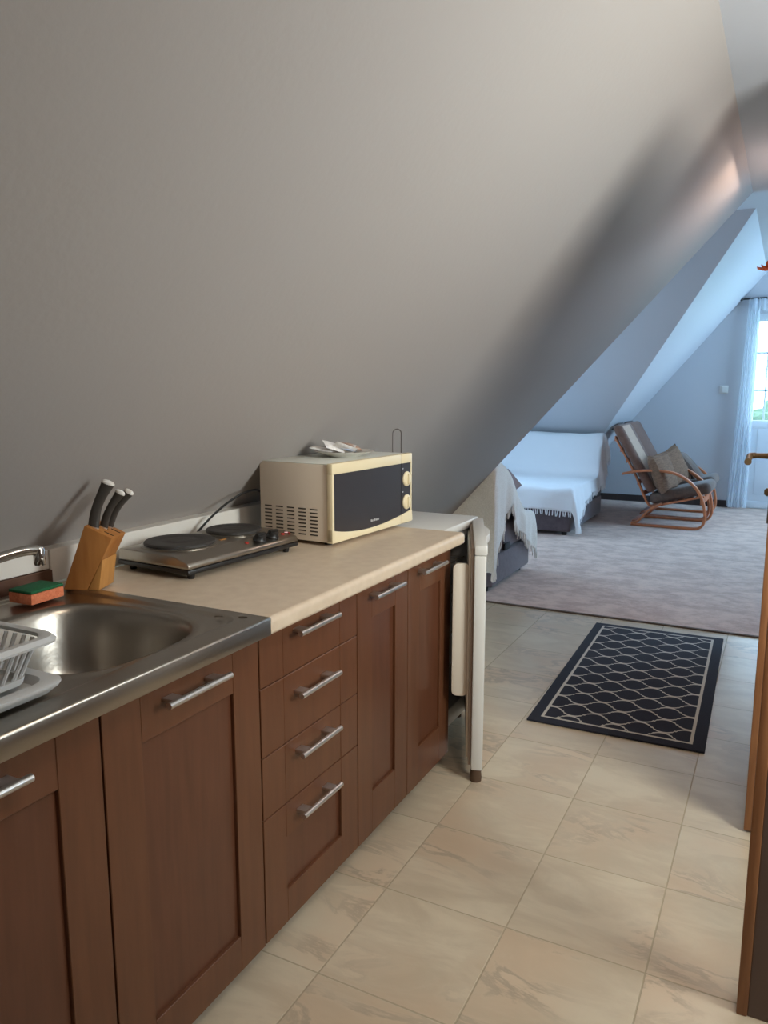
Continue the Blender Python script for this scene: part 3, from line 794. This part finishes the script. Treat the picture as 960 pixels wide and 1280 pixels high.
# ------------------------------------------------------------------ microwave
MW = (-1.205, 1.988, .862); MA = math.radians(-3.7)
def microwave():
    r = thing('microwave', 'cream microwave oven with black glass door on the beige worktop', 'microwave', MW, MA)
    D, W, z0, z1 = .288, .50, .010, .252
    # local x = out of the front (0 = front face), y along the width
    b = box(B(), -D, -.022, 0.004, W-.004, z0, z1, .004)
    obj('cabinet', b, M['mw_body'], r)
    t = box(B(), -D+.003, -.024, .006, W-.006, z1+.0002, z1+.0022, .001)
    obj('top_plate', t, M['mw_top'], r)
    v = B(); z = .032
    for c in range(5):
        for k in range(8):
            x0 = -.268+c*.045; zz = .028+k*.0115
            box(v, x0, x0+.029, .0030, .0042, zz, zz+.0042, .0008, 1)
    obj('vents', v, M['slot'], r)
    # front fascia: cream surround, slightly flared at the bottom right
    ys = .425
    f = B()
    fl = lambda yy: 0.
    box(f, -.022, 0, 0, ys-.0008, z1-.030, z1+.004, .004)                 # top band, door side
    box(f, -.022, 0, 0, .012, z0+.002, z1-.028, .004)                     # left stile
    # lower band with its rising curve
    def low(y):
        t = min(max(y/W, 0), 1); return .053-.026*math.sin(PI*t**.85)**.9
    def band(y0, y1, n=24):
        pts = [(y0, z0), (y1, z0)]
        for k in range(n+1):
            y = y1+(y0-y1)*k/n; pts.append((y, low(y)))
        return prism(B(), pts, lambda u, q, d: (d, u, q), -.022, .0, .002)
    merge(f, band(0, ys-.0008))
    dr = obj('door', f, M['cream'], r)
    g = prism(B(), [(.010, low(.010)-.002)]+[(.01+(ys-.0118)*k/24, low(.01+(ys-.0118)*k/24)-.002) for k in range(1, 25)]+[(ys-.0012, z1-.028), (.010, z1-.028)], lambda u, q, d: (d, u, q), -.020, -.003)
    obj('window', g, M['glass_black'], dr)
    mk = B()
    for k, wd in enumerate((.005, .003, .005, .004, .005, .003, .004)):
        y = .225+k*.0075; box(mk, -.0031, -.0026, y, y+wd, .046, .046+(.008 if k in (0, 3) else .0062))
    obj('brand_mark', mk, M['mark'], dr)
    cp = B()
    box(cp, -.022, 0, ys+.0008, W, z1-.030, z1+.004, .004)
    merge(cp, band(ys+.0008, W))
    prism(cp, [(W-.012, low(W)), (W+.006, .040), (W+.008, z0+.002), (W-.012, z0), ], lambda u, q, d: (d, u, q), -.022, -.002, .002)
    box(cp, -.022, -.001, W-.008, W, low(W)-.01, z1-.028, .002)
    pn = obj('control_panel', cp, M['cream'], r)
    bk = prism(B(), [(ys+.0012, low(ys)-.002), (W-.006, low(W)-.002), (W-.006, z1-.028), (ys+.0012, z1-.028)], lambda u, q, d: (d, u, q), -.020, -.003)
    obj('fascia', bk, M['glass_black'], pn)
    for kz in (.166, .084):
        m = T((-.003, .4625, kz)) @ RY(PI/2)
        k = lathe(B(), [(0, 0), (.0265, 0), (.0265, .003), (.0245, .0055), (.020, .0075), (.018, .008), (0, .008)], 32, m)
        box(k, -.018, .018, -.0045, .0045, .006, .0135, .002, 2, m)
        kb = obj('knob', k, M['cream'], pn)
    for kz in (.202, .120):
        obj('dial_mark', box(B(), -.0031, -.0026, .432, .441, kz, kz+.004), M['mark'], pn)
    for sx, sy in ((-.25, .04), (-.045, .04), (-.045, .46), (-.25, .46)):
        ft = lathe(B(), [(0, -.0018), (.012, -.0018), (.013, .010), (0, .0105)], 14, T((sx, sy, 0)))
        obj('foot', ft, M['black'], r)
microwave()

MT = Matrix.Translation(MW) @ RZ(MA)
def plate_and_sachets():
    c = MT @ Vector((-.135, .265, .2545))
    r = tag(obj('saucer', lathe(B(), [(0, 0), (.050, 0), (.052, .002), (.075, .009), (.100, .0175), (.103, .0195), (.098, .0192), (.073, .012), (.048, .005), (0, .0045)], 48), M['plate']), 'small white china saucer on top of the microwave', 'plate')
    r.location = c
    spec = [(-.045, -.035, .023, .10, .18, .3, 'paper_w', 'white sachet hanging over the saucer rim towards the hot plate'),
            (-.012, -.030, .031, .55, .30, 1.1, 'paper_w', 'white sachet tilted up highest of all on the saucer'),
            (.012, -.018, .027, -.5, .35, .9, 'paper_w', 'white sachet leaning on another near the saucer centre'),
            (.010, .004, .020, .2, .10, 1.9, 'paper_blue', 'sachet with blue print in the middle of the saucer'),
            (-.010, .020, .022, .1, -.20, .5, 'paper_w', 'white sachet lying flat behind the blue one'),
            (.006, .040, .026, .3, -.12, 2.3, 'paper_b', 'brown sachet lying lowest on the knob side of the saucer'),
            (-.018, .050, .029, -.2, .16, .2, 'paper_b', 'brown sachet resting on top by the saucer rim')]
    for (x, y, z, rx, ry, rz, m, lab) in spec:
        b = puff(B(), .078, .048, .010, 8, 4.)
        o = obj('sachet', b, M[m]); tag(o, lab, 'sachet', 'sachets on the saucer')
        o.location = c+Vector((x*1.3, y*1.35, z*1.12)); o.rotation_euler = (rx, ry, rz)
plate_and_sachets()

def wire_stand():
    r = thing('wire_stand', 'thin grey wire loop sticking up behind the microwave', 'wire stand', (-1.30, 2.62, .8405))
    h = .352; pts = [(0, -.016, .004)]
    pts += [(0, -.016, h-.016)]+[(0, -.016*math.cos(PI*k/10), h-.016+.016*math.sin(PI*k/10)) for k in range(1, 10)]+[(0, .016, h-.016), (0, .016, .004)]
    obj('loop', tube(B(), pts, .0022, 8, mtx=RZ(math.radians(-60))), M['wire'], r)
    ring = [(.05*math.cos(2*PI*k/32), .05*math.sin(2*PI*k/32), .003) for k in range(32)]
    b = tube(B(), ring, .0025, 8, True); tube(b, [(-.05, 0, .003), (.05, 0, .003)], .0025, 8); tube(b, [(0, -.05, .003), (0, .05, .003)], .0025, 8)
    obj('base_ring', b, M['wire'], r)
wire_stand()

# ------------------------------------------------------------------ fridge with its door ajar
def fridge():
    r = thing('fridge', 'small white under-counter fridge with its door ajar beside the last cabinet', 'fridge', (-1.27, 2.66, 0))
    X0, X1, Y0, Y1 = -.23, .195, -.222, .215
    sh = B()
    box(sh, X0, X1, Y0, Y0+.035, .05, .805, .004); box(sh, X0, X1, Y1-.035, Y1, .05, .805, .004)
    box(sh, X0, X0+.03, Y0+.03, Y1-.03, .05, .805, .004); box(sh, X0, X1, Y0+.03, Y1-.03, .05, .12, .004); box(sh, X0, X1, Y0+.03, Y1-.03, .77, .805, .004)
    box(sh, X0+.03, X1-.12, Y0+.035, Y1-.035, .12, .29, .01)
    obj('body', sh, M['fridge_side'], r)
    tp = box(B(), X0-.01, X1+.012, Y0-.004, Y1+.006, .807, .840, .006)
    obj('top', tp, M['fridge'], r)
    s = B()
    for z in (.40, .56, .68):
        for k in range(9): tube(s, [(X0+.04, Y0+.05+k*.042, z), (X1-.03, Y0+.05+k*.042, z)], .002, 6)
        tube(s, [(X1-.03, Y0+.04, z), (X1-.03, Y1-.04, z)], .003, 6)
    obj('shelf', s, M['satin'], r)
    tube_b = tube(B(), [(X1-.02, Y0+.06, .30), (X1-.01, Y0+.1, .285), (X1-.01, Y1-.06, .285)], .004, 8)
    obj('bottom_wire', tube_b, M['satin'], r)
    for sx in (X0+.04, X1-.05):
        for sy in (Y0+.04, Y1-.04):
            obj('foot', lathe(B(), [(0, 0), (.018, 0), (.018, .04), (.01, .051), (0, .051)], 16, T((sx, sy, 0))), M['foot'], r)
    # door: hinge at far front corner; local door frame: x = outward, y = along the door from hinge (negative towards camera)
    hinge = Vector((X1-.012, Y1-.016, 0)); free = Vector((-.879+1.27, 2.338-2.66, 0))
    d = (free-hinge); L = d.length; ang = math.atan2(d.y, d.x)
    m = T(hinge) @ RZ(ang)          # local +x along the door to the free end, +y outward (right of the door)
    D = lambda bm: (bmesh.ops.transform(bm, matrix=m, verts=bm.verts), bm)[1]
    th = .044
    dr = obj('door', D(box(box(B(), 0, L, .004, th, .045, .800, .006), 0, L, .004, th+.003, .800, .836, .006)), M['fridge'], r)
    # scalloped grip on the top front edge
    g = prism(B(), [(L*.30, th-.002)]+[(L*.30+L*.40*k/16, th+.004+.016*math.sin(PI*k/16)) for k in range(17)]+[(L*.70, th-.002)], lambda u, v, dd: (u, v, dd), .805, .834, .003)
    obj('grip', D(g), M['fridge'], dr)
    gk = D(box(B(), .012, L-.012, -.006, .004, .06, .822, .002))
    obj('gasket', gk, M['gasket'], dr)
    # moulded inner liner with shelf bulges
    lw = D(box(B(), .03, L-.022, -.014, -.005, .085, .80, .003))
    obj('liner_rim', lw, M['liner'], dr)
    def R2(y0, y1, z0, z1, rad):
        out = []
        for cy, cz, a0 in ((y1-rad, z1-rad, 0), (y0+rad, z1-rad, PI/2), (y0+rad, z0+rad, PI), (y1-rad, z0+rad, 1.5*PI)):
            for k in range(7): a = a0+k*PI/12; out.append((cy+rad*math.cos(a), cz+rad*math.sin(a)))
        return out
    for s0, s1 in ((L-.050, L-.035),):
        w = prism(B(), R2(-.066, -.010, .30, .765, .018), lambda u, v, dd: (dd, u, v), s0, s1, .002)
        obj('shelf_end', D(w), M['liner'], dr)
    for z in (.31, .47, .63):
        q = box(B(), .058, L-.05, -.060, -.054, z, z+.05, .002); box(q, .058, L-.05, -.058, -.012, z, z+.006, .001)
        obj('door_shelf', D(q), M['liner'], dr)
    obj('door_foot', D(lathe(B(), [(0, 0), (.020, 0), (.021, .012), (.018, .046), (0, .046)], 18, T((L-.024, .022, 0)))), M['foot'], dr)
    hg = B(); tube(hg, [(X1+.0, Y0+.012, .745), (X1+.012, Y0+.004, .735), (X1+.004, Y0-.002, .722)], .004, 8); tube(hg, [(X1+.002, Y0+.006, .716), (X1+.012, Y0+.0, .705), (X1+.006, Y0+.002, .690)], .004, 8)
    obj('latch_clip', hg, M['plast_w'], r)
fridge()

# ------------------------------------------------------------------ rug
rg = tag(obj('rug', box(B(), -RW/2, RW/2, -RL/2, RL/2, 0, .009, .003), M['rug']), 'navy rug with pale trellis pattern on the beige tiles', 'rug')
rg.location = (-.533, 3.665, .001); rg.rotation_euler = (0, 0, math.radians(1.35))

# ------------------------------------------------------------------ sofas and throws
def sofa(name, label, loc, rz, W, Dp, back_h):
    """local: x = along the sofa to its visible end (0) and away (-W); y = depth from back (0) to front (Dp)"""
    r = thing(name, label, 'sofa', loc, rz, 'grey fold-out sofas in the alcove')
    b = box(B(), -W, 0, .03, Dp, .035, .235, .02, 3)
    obj('base', b, M['sofa'], r)
    s = box(B(), -W+.01, -.012, .30, Dp+.01, .237, .425, .035, 4)
    obj('seat', s, M['sofa'], r)
    k = B(); prism(k, [(0, .237), (.22, .237), (.34, .43), (.17, back_h-.05), (.12, back_h), (.05, back_h), (.0, back_h-.06)], lambda u, v, d: (d, u, v), -W+.02, -.006, .02)
    obj('backrest', k, M['sofa'], r)
    h = box(B(), -.02, -.003, .30, .41, .238, .285, .004); obj('hinge_gap', h, M['dark'], r)
    for x in (-W+.08, -.07):
        for y in (.08, Dp-.07): obj('foot', lathe(B(), [(0, 0), (.025, 0), (.028, .036), (0, .036)], 16, T((x, y, 0))), M['black'], r)
    return r
sofa('sofa', 'dark grey sofa under the cream throw, next to the fridge', (-1.645, 4.70, .006), 0, 1.5, .86, .84)
sofa('sofa', 'dark grey sofa under the white throw, below the alcove slope', (-3.20, 8.33, .006), PI, 1.52, 1.36, .845)
# the second one faces the camera: its visible end is at world x = -1.68
bpy.data.objects['sofa.001'].rotation_euler = (0, 0, 0); bpy.data.objects['sofa.001'].scale = (1, 1, 1)

def mirror_sofa():
    r = bpy.data.objects['sofa.001']; r.location = (-1.685, 8.33, .006)
    for ch in r.children:
        me = ch.data
        for v in me.vertices: v.co.y = -v.co.y
        me.flip_normals()
mirror_sofa()

def poly_at(path, s):
    """point and arclength lookup on a polyline of (y,z)"""
    L = [0.]
    for a, b in zip(path, path[1:]): L.append(L[-1]+math.dist(a, b))
    t = s*L[-1]
    for i in range(len(path)-1):
        if t <= L[i+1]+1e-9:
            k = (t-L[i])/max(L[i+1]-L[i], 1e-9)
            return path[i][0]+(path[i+1][0]-path[i][0])*k, path[i][1]+(path[i+1][1]-path[i][1])*k
    return path[-1]

def smooth_path(pts, n=6):
    return [(p.y, p.z) for p in spline([(0, a, b) for a, b in pts], n)]

def throw(name, label, path, xl, xr, hang, mt, amp, fr_len, seedv, flare=0.):
    """cloth over a sofa. path (y,z) from the back hem over the seat to the front hem; hang(s, y, z) = drop at the open end"""
    rnd = random.Random(seedv)
    r = thing(name, label, 'throw', ((xl+xr)/2, path[len(path)//2][0], .3))
    ox, oy, oz = r.location
    n1, n2, n3 = 72, 16, 14
    ph = [rnd.uniform(0, 6.28) for _ in range(6)]
    def surf(s, a):
        y, z = poly_at(path, s)
        if a <= 0:               # on the sofa, a in [-1,0]
            x = xr+(xr-xl)*a
            k = amp*(.25+.75*min(1, abs(s-.5)*2))
            z += .3*k*math.sin(x*17+ph[0]+s*9)*max(0, math.sin(PI*s)) + .2*k*math.sin(s*40+x*9+ph[1])
            y += .25*k*math.sin(x*13+ph[2])*(1 if s > .93 or s < .1 else .3)
            return Vector((x, y, z))
        h = hang(s, y, z)
        d = h*a
        rip = math.sin(y*22+ph[3])*.6+math.sin(y*41+ph[4])*.4
        x = xr+.010+min(a*3, 1)*.012+flare*d*(.4+.6*a)+min(amp, .02)*1.3*rip*min(1, a*1.6)*min(1, h/.25)
        yy = y+min(amp, .018)*.8*math.sin(y*30+ph[5])*a
        return Vector((x, yy, z-d))
    b = B()
    def f(u, v):
        if v < .55: a = -1+v/.55
        else: a = (v-.55)/.45
        p = surf(u, a); return (p.x-ox, p.y-oy, p.z-oz)
    grid(b, f, 96, 44)
    bmesh.ops.recalc_face_normals(b, faces=b.faces[:])
    obj('cloth', b, mt, r, 60, solid=.005)
    fb = B()
    def strand(p, dy, dx=0., ln=fr_len):
        w = rnd.uniform(-.008, .008); l = ln*rnd.uniform(.85, 1.1); zf = .012
        q = [Vector((p.x, p.y, p.z+.014)), Vector((p.x+dx*.5+w*.5, p.y+w, p.z-l*.5)), Vector((p.x+dx+w, p.y+dy+w*1.2, max(p.z-l, zf)))]
        q = [v-Vector((ox, oy, oz)) for v in q]
        tube(fb, q, [.0042, .006, .0042], 5)
    n = int(.9*70)
    for k in range(78):
        s = .03+.96*k/77; y, z = poly_at(path, s)
        if hang(s, y, z) > .04: strand(surf(s, 1.), 0)
    for k in range(64):
        strand(surf(1., -1+k/63), -.004)
    obj('fringe', fb, mt, r, 60)
    return r

# cream throw on the near sofa (path from the kitchen side over the back onto the seat and its front edge)
p1 = smooth_path([(4.665, .16), (4.66, .45), (4.672, .78), (4.715, .872), (4.82, .870), (4.93, .82), (5.05, .73), (5.20, .59), (5.34, .49), (5.50, .455), (5.588, .43), (5.60, .30)], 6)
def hang1(s, y, z):
    k = [(4.62, .16), (4.70, .17), (4.74, .26), (4.84, .40), (4.95, .52), (5.02, .585), (5.08, .44), (5.14, .40), (5.30, .31), (5.50, .21), (5.62, .13), (5.9, .12)]
    for (a, b), (c, d) in zip(k, k[1:]):
        if a <= y <= c: return max(z-(b+(d-b)*(y-a)/(c-a)), .01)
    return .05
throw('throw', 'cream woven fringed throw over the sofa back beside the fridge', p1, -2.6, -1.632, hang1, M['throw'], .012, .062, 3, -.02)

# white throw on the far sofa (path from behind the back over the seat to the front hem)
p2 = smooth_path([(8.372, .62), (8.365, .80), (8.32, .874), (8.25, .876), (8.19, .85), (8.05, .60), (7.98, .46), (7.7, .452), (7.2, .452), (7.0, .45), (6.952, .425), (6.945, .24)], 6)
def hang2(s, y, z):
    k = [(6.90, .10), (6.97, .085), (7.06, .10), (7.20, .22), (7.45, .30), (7.75, .34), (7.95, .33), (8.02, .36), (8.10, .40), (8.20, .50), (8.33, .62), (8.45, .75)]
    for (a, b), (c, d) in zip(k, k[1:]):
        if a <= y <= c: return max(z-(b+(d-b)*(y-a)/(c-a)), .01)
    return .03
throw('throw', 'white fringed throw covering the sofa under the slope', p2, -3.15, -1.682, hang2, M['throw_w'], .040, .05, 5, .12)

t = thing('cushion', 'small mauve cushion corner poking out beside the cream throw', 'cushion', (-1.822, 5.47, .640), math.radians(0))
obj('cover', puff(B(), .22, .16, .07, 12, 3., RX(.25) @ RY(.0) @ RX(PI/2) @ RZ(PI/4-.12)), M['mauve'], t)

# ------------------------------------------------------------------ bentwood chairs
def chair(label, loc, rz, first):
    r = thing('bentwood_armchair', label, 'armchair', loc, rz, 'bentwood armchairs by the gable')
    # local: x forward, y across, z up; near frame at y=-.29, far at +.29
    prof = [(-.405, .510), (-.25, .545), (-.05, .556), (.12, .525), (.26, .432), (.345, .30), (.378, .16), (.372, .075), (.335, .028), (.26, .0145), (.0, .0145), (-.30, .0145)]
    for s in (-1, 1):
        pts = spline([(x, s*.275, z) for x, z in prof], 6)
        obj('side_frame', strap(B(), pts, (0, 1, 0), .055, .024, .006), M['bent'], r)
        bk = spline([(-.30, s*.275, .0285), (-.23, s*.275, .05), (-.14, s*.272, .16), (-.02, s*.268, .235)], 5)
        obj('rear_brace', strap(B(), bk, (0, 1, 0), .045, .020, .005), M['bent'], r)
    for a in ((.325, .350, -.25, .25, .245, .305), (-.13, -.105, -.25, .25, .15, .205), (-.30, -.255, -.25, .25, .028, .05)):
        obj('crossbar', box(B(), *a, .005), M['bent'], r)
    # seat and back shells under the cushions
    sl = B()
    for y in (-.225, .225):
        strap(sl, spline([(.36, y, .325), (.10, y, .255), (-.10, y, .205), (-.17, y, .245), (-.30, y, .52), (-.50, y, .86)], 6), (0, 1, 0), .045, .018, .004)
    for k in range(5):
        x = .30-k*.085; z = .322-k*.026; box(sl, x-.02, x+.02, -.22, .22, z-.014, z-.002, .003)
    for k in range(6):
        tt = k/5; x = -.205-.30*tt; z = .32+.53*tt; box(sl, x-.006, x+.006, -.22, .22, z-.025, z+.025, .003)
    obj('seat_shell', sl, M['bent'], r)
    # seat cushion
    a = math.atan2(.14, .52)
    sc = B(); m = T((.12, 0, .335)) @ RY(-a)
    box(sc, -.275, .30, -.235, .235, -.055, .055, .045, 4, m)
    obj('seat_cushion', sc, M['chair_ol'], r)
    # back cushion: three lengthwise panels, dark - light - dark
    ang = math.atan2(.39, .66)
    m = T((-.355, 0, .655)) @ RY(-ang)
    bc = B()
    def bcf(u, v):
        # u round the section (thickness), v along length
        return None
    box(bc, .0, .085, -.27, .27, -.39, .355, .04, 4, m)
    bo = obj('back_cushion', bc, M['chair_br'], r)
    if first:
        st = B(); box(st, .0835, .0885, -.205, .12, -.36, .325, .002, 1, m)
        so = obj('light_stripe', st, M['chair_lt'], bo); so['label'] = 'beige lengthwise stripe'
    hd = B(); box(hd, -.04, .05, -.16, .12, .34, .375, .016, 3, m); obj('head_strap', hd, M['trimdark'], bo)
    return r
CH = math.radians(-2)
chair('bentwood armchair with a beige stripe down its brown back cushion', (-.985, 8.12, .006), CH, True)
chair('plain brown bentwood armchair, half hidden behind the striped one', (-1.00, 8.745, .006), CH, False)

def pillow(label, loc, rot, m):
    t = tag(obj('pillow', puff(B(), .40, .40, .14, 14, 2.8, pinch=.10), M[m]), label, 'pillow', 'pillows on the armchairs')
    t.location = loc; t.rotation_euler = rot
    return t
pillow('brown pillow between the front armrest and seat of the striped armchair', (-1.035, 7.985, .53), (math.radians(8), math.radians(68), math.radians(-8)), 'pil')
pillow('brown square pillow standing on its corner in the striped armchair', (-.985, 8.27, .56), (math.radians(38), math.radians(64), math.radians(10)), 'pil')
pillow('dark pillow on the plain armchair behind the striped one', (-.88, 8.78, .52), (math.radians(0), math.radians(50), 0), 'chair_ol')

# ------------------------------------------------------------------ gable wall details
s = thing('wall_socket', 'small white socket box on the pale gable wall', 'socket', (-.642, YG-.0005, 1.34))
obj('plate', box(B(), -.045, .045, -.012, 0, -.045, .045, .006, 3), M['plast_w'], s)
obj('cover', box(B(), -.024, .040, -.034, -.011, -.036, .036, .008, 3), M['plast_w'], s)

def curtain():
    r = thing('curtain_rod', 'thin dark curtain rod above the balcony door', 'curtain rod', (-.52, YG-.08, 2.318))
    obj('rod', tube(B(), [(0, 0, 0), (1.7, 0, 0)], .011, 12), M['rod'], r)
    obj('finial', lathe(B(), [(0, -.02), (.014, -.018), (.02, -.006), (.02, .006), (.012, .016), (0, .018)], 16, RY(PI/2)), M['rod'], r)
    for a in (.10, 1.55): obj('bracket', box(B(), a, a+.015, 0, .0795, -.01, .01, .002), M['rod'], r)
    c = thing('curtain', 'white sheer curtain with a lace heading, gathered beside the balcony door', 'curtain', (-.30, YG-.08, .03))
    x0, x1 = -.145, -.03
    b = B()
    def f(u, v):
        z = 2.285*v
        # gathered on the left: fold density decreases to the right, hem flares to the left at the bottom
        w = u
        x = x0+(x1-x0)*u
        flare = -.09*(1-v)**1.2*(1-u)
        fold = .026*math.sin(u*38)+.012*math.sin(u*17+1)
        y = fold*(.55+.45*(1-v))-.035*(1-v)
        zz = z-(.012*math.cos(u*260) if v < .001 else 0)
        return (x+flare, y, zz)
    grid(b, f, 120, 24)
    obj('sheer', b, M['sheer'], c, 60)
    b = B(); grid(b, lambda u, v: (-.03+.95*u, .018*math.sin(u*60)-.03*(1-v), .02+2.26*v), 160, 12)
    obj('sheer_panel', b, M['sheer_thin'], c, 60)
    l = B()
    grid(l, lambda u, v: (x0+1.06*u, .02*math.sin(u*80)-.012, 2.285-.13*v*(.8+.2*abs(math.sin(u*30)))), 200, 6)
    obj('lace_heading', l, M['sheer'], c, 60)
    for k in range(12):
        x = x0+.02+k*.08
        obj('ring', tube(B(), [(x+.0, .014*math.cos(2*PI*j/14), 2.288+.014*math.sin(2*PI*j/14)) for j in range(14)], .002, 6, True), M['plast_w'], c)
curtain()

def flower():
    r = thing('hanging_flower', 'bright orange flower hanging high in front of the gable wall', 'flower', (-.165, 6.35, 2.20))
    b = B()
    for k in range(9):
        a = 2*PI*k/9+.3; tilt = random.uniform(-.3, .5); ln = random.uniform(.075, .11)
        def pet(u, v, a=a, tilt=tilt, ln=ln):
            w = math.sin(PI*min(u*.92+.08, 1))*.030; rr = ln*u
            p = Vector((rr, (v-.5)*2*w, .03*u*u+.012*math.sin(u*9+v*5)))
            return RZ(a) @ RY(-tilt) @ p
        grid(b, pet, 8, 4)
    obj('petals', b, M['flower'], r, 60, solid=.002)
    obj('thread', tube(B(), [(0, 0, .0), (.004, 0, .2), (0, 0, ZF-2.20)], .0015, 6), M['stem'], r)
    obj('flower_centre', lathe(B(), [(0, -.012), (.012, -.008), (.014, .004), (.008, .014), (0, .016)], 12), M['stem'], r)
flower()

# ------------------------------------------------------------------ right side: open door leaf and frame
def right_door():
    r = bpy.data.objects.new('door_2', None); C.objects.link(r); r.location = (-.020, 2.44, 0)
    tag(r, 'brown door leaf standing open along the right edge', 'door', kind='structure')
    b = box(B(), .004, .044, .004, .80, .01, 2.02, .002)
    obj('door_leaf', b, M['door_br'], r)
    e = box(B(), -.004, .018, 0, .012, .01, 2.02, .002)
    obj('edge_lipping', e, M['door_or'], r)
    st = box(B(), .0185, .032, -.001, .0038, .05, 2.0, .0005); obj('latch_strip', st, M['door_lt'], r)
    h = B()
    box(h, -.008, .0035, .03, .075, .955, 1.185, .003)
    hd = obj('handle_plate', h, M['brass'], r)
    l = tube(B(), [(-.008, .052, 1.150), (-.052, .050, 1.150)], [.009, .0075], 12)
    tube(l, spline([(-.050, .056, 1.150), (-.064, .046, 1.149), (-.066, .02, 1.144), (-.066, -.03, 1.138)], 5), [.009]*12+[.009]*3+[.010], 12)
    obj('handle', l, M['brass'], hd)
    kn = lathe(B(), [(0, 0), (.012, 0), (.012, .006), (.007, .012), (0, .013)], 14, T((-.008, .052, 1.045)) @ RY(-PI/2)); obj('key_rose', kn, M['brass'], hd)
    f = bpy.data.objects.new('trim_5', None); C.objects.link(f); f.location = (-.003, 1.67, 0)
    tag(f, 'brown wooden door frame end, cut to half height to shorten its shadow, at the lower corner of the kitchen', 'trim', kind='structure')
    obj('frame_edge', box(B(), 0, .022, 0, .045, 0, .95, .003), M['door_or'], f)  # door frame kept low so its shadow misses the sloping wall
    obj('frame_face', box(B(), .022, .16, .004, .045, 0, .95, .002), M['door_shade'], f)
right_door()

# ------------------------------------------------------------------ outside
g = tag(obj('lawn', box(B(), -40, 60, 12, 90, -3.2, -3.1), M['grass']), 'green ground outside below the balcony', 'lawn', kind='structure')
t = thing('tree', 'distant green tree seen through the balcony door glass', 'tree', (-.2, 40, -3.1))
cr = B(); bmesh.ops.create_icosphere(cr, subdivisions=4, radius=1.9)
for v in cr.verts: v.co = v.co*(1+.12*math.sin(v.co.x*5+1)*math.sin(v.co.y*6)+.1*math.sin(v.co.z*7))+Vector((0, 0, 2.0))
obj('crown', cr, M['leaf'], t); obj('trunk', tube(B(), [(0, 0, 0), (.1, 0, 2.2)], [.25, .18], 10), M['bark'], t)

# ------------------------------------------------------------------ light
def area(name, loc, rot, sx, sy, power, col, spread=180):
    l = bpy.data.lights.new(name, 'AREA'); l.shape = 'RECTANGLE'; l.size = sx; l.size_y = sy; l.energy = power; l.color = col; l.spread = math.radians(spread)
    o = bpy.data.objects.new(name, l); C.objects.link(o); o.location = loc; o.rotation_euler = rot; return o
BL = (.33, .64, 1.0)
area('daylight_right', (2.44, 8.2, 1.6), (0, math.radians(90), 0), 1.15, 1.75, 66, BL)
area('daylight_dormer', (-3.36, 6.4, 1.45), (0, math.radians(-90), 0), .95, 1.2, 16, (.36, .64, 1.0))
area('daylight_hall', (1.30, 1.45, 1.68), (0, math.radians(90), math.radians(-32)), 1.0, .65, 26, (.99, 1.0, .94), 130)
area('ceiling_lamp', (.30, .75, 2.32), (0, 0, 0), .35, .35, 7.5, (1.0, .83, .67))
area('ceiling_lamp_far', (.0, 4.05, 2.32), (0, 0, 0), .5, .5, 9, (1.0, .76, .64))

w = bpy.data.worlds.new('World'); S.world = w; w.use_nodes = True
bg = w.node_tree.nodes['Background']; bg.inputs[0].default_value = (.55, .80, 1.0, 1); bg.inputs[1].default_value = 6.5

# ------------------------------------------------------------------ camera
f_px = 964.; cy0 = 153.
pitch = math.atan2(cy0, f_px)
cam = bpy.data.cameras.new('Camera'); cam.sensor_fit = 'VERTICAL'; cam.sensor_height = 24; cam.lens = 24*f_px/1280
cam.clip_start = .02; cam.clip_end = 300
co = bpy.data.objects.new('Camera', cam); C.objects.link(co); S.camera = co
# world Y points at pixel (985,487): yaw to the left of it, looking down by the pitch
yaw = math.atan2(505., math.hypot(f_px, cy0))
co.location = (0, 0, 1.34); co.rotation_euler = (PI/2-pitch, 0, yaw)

S.view_settings.view_transform = 'Standard'; S.view_settings.look = 'None'; S.view_settings.gamma = 1; S.view_settings.use_curve_mapping = False
S.view_settings.exposure = 0.42
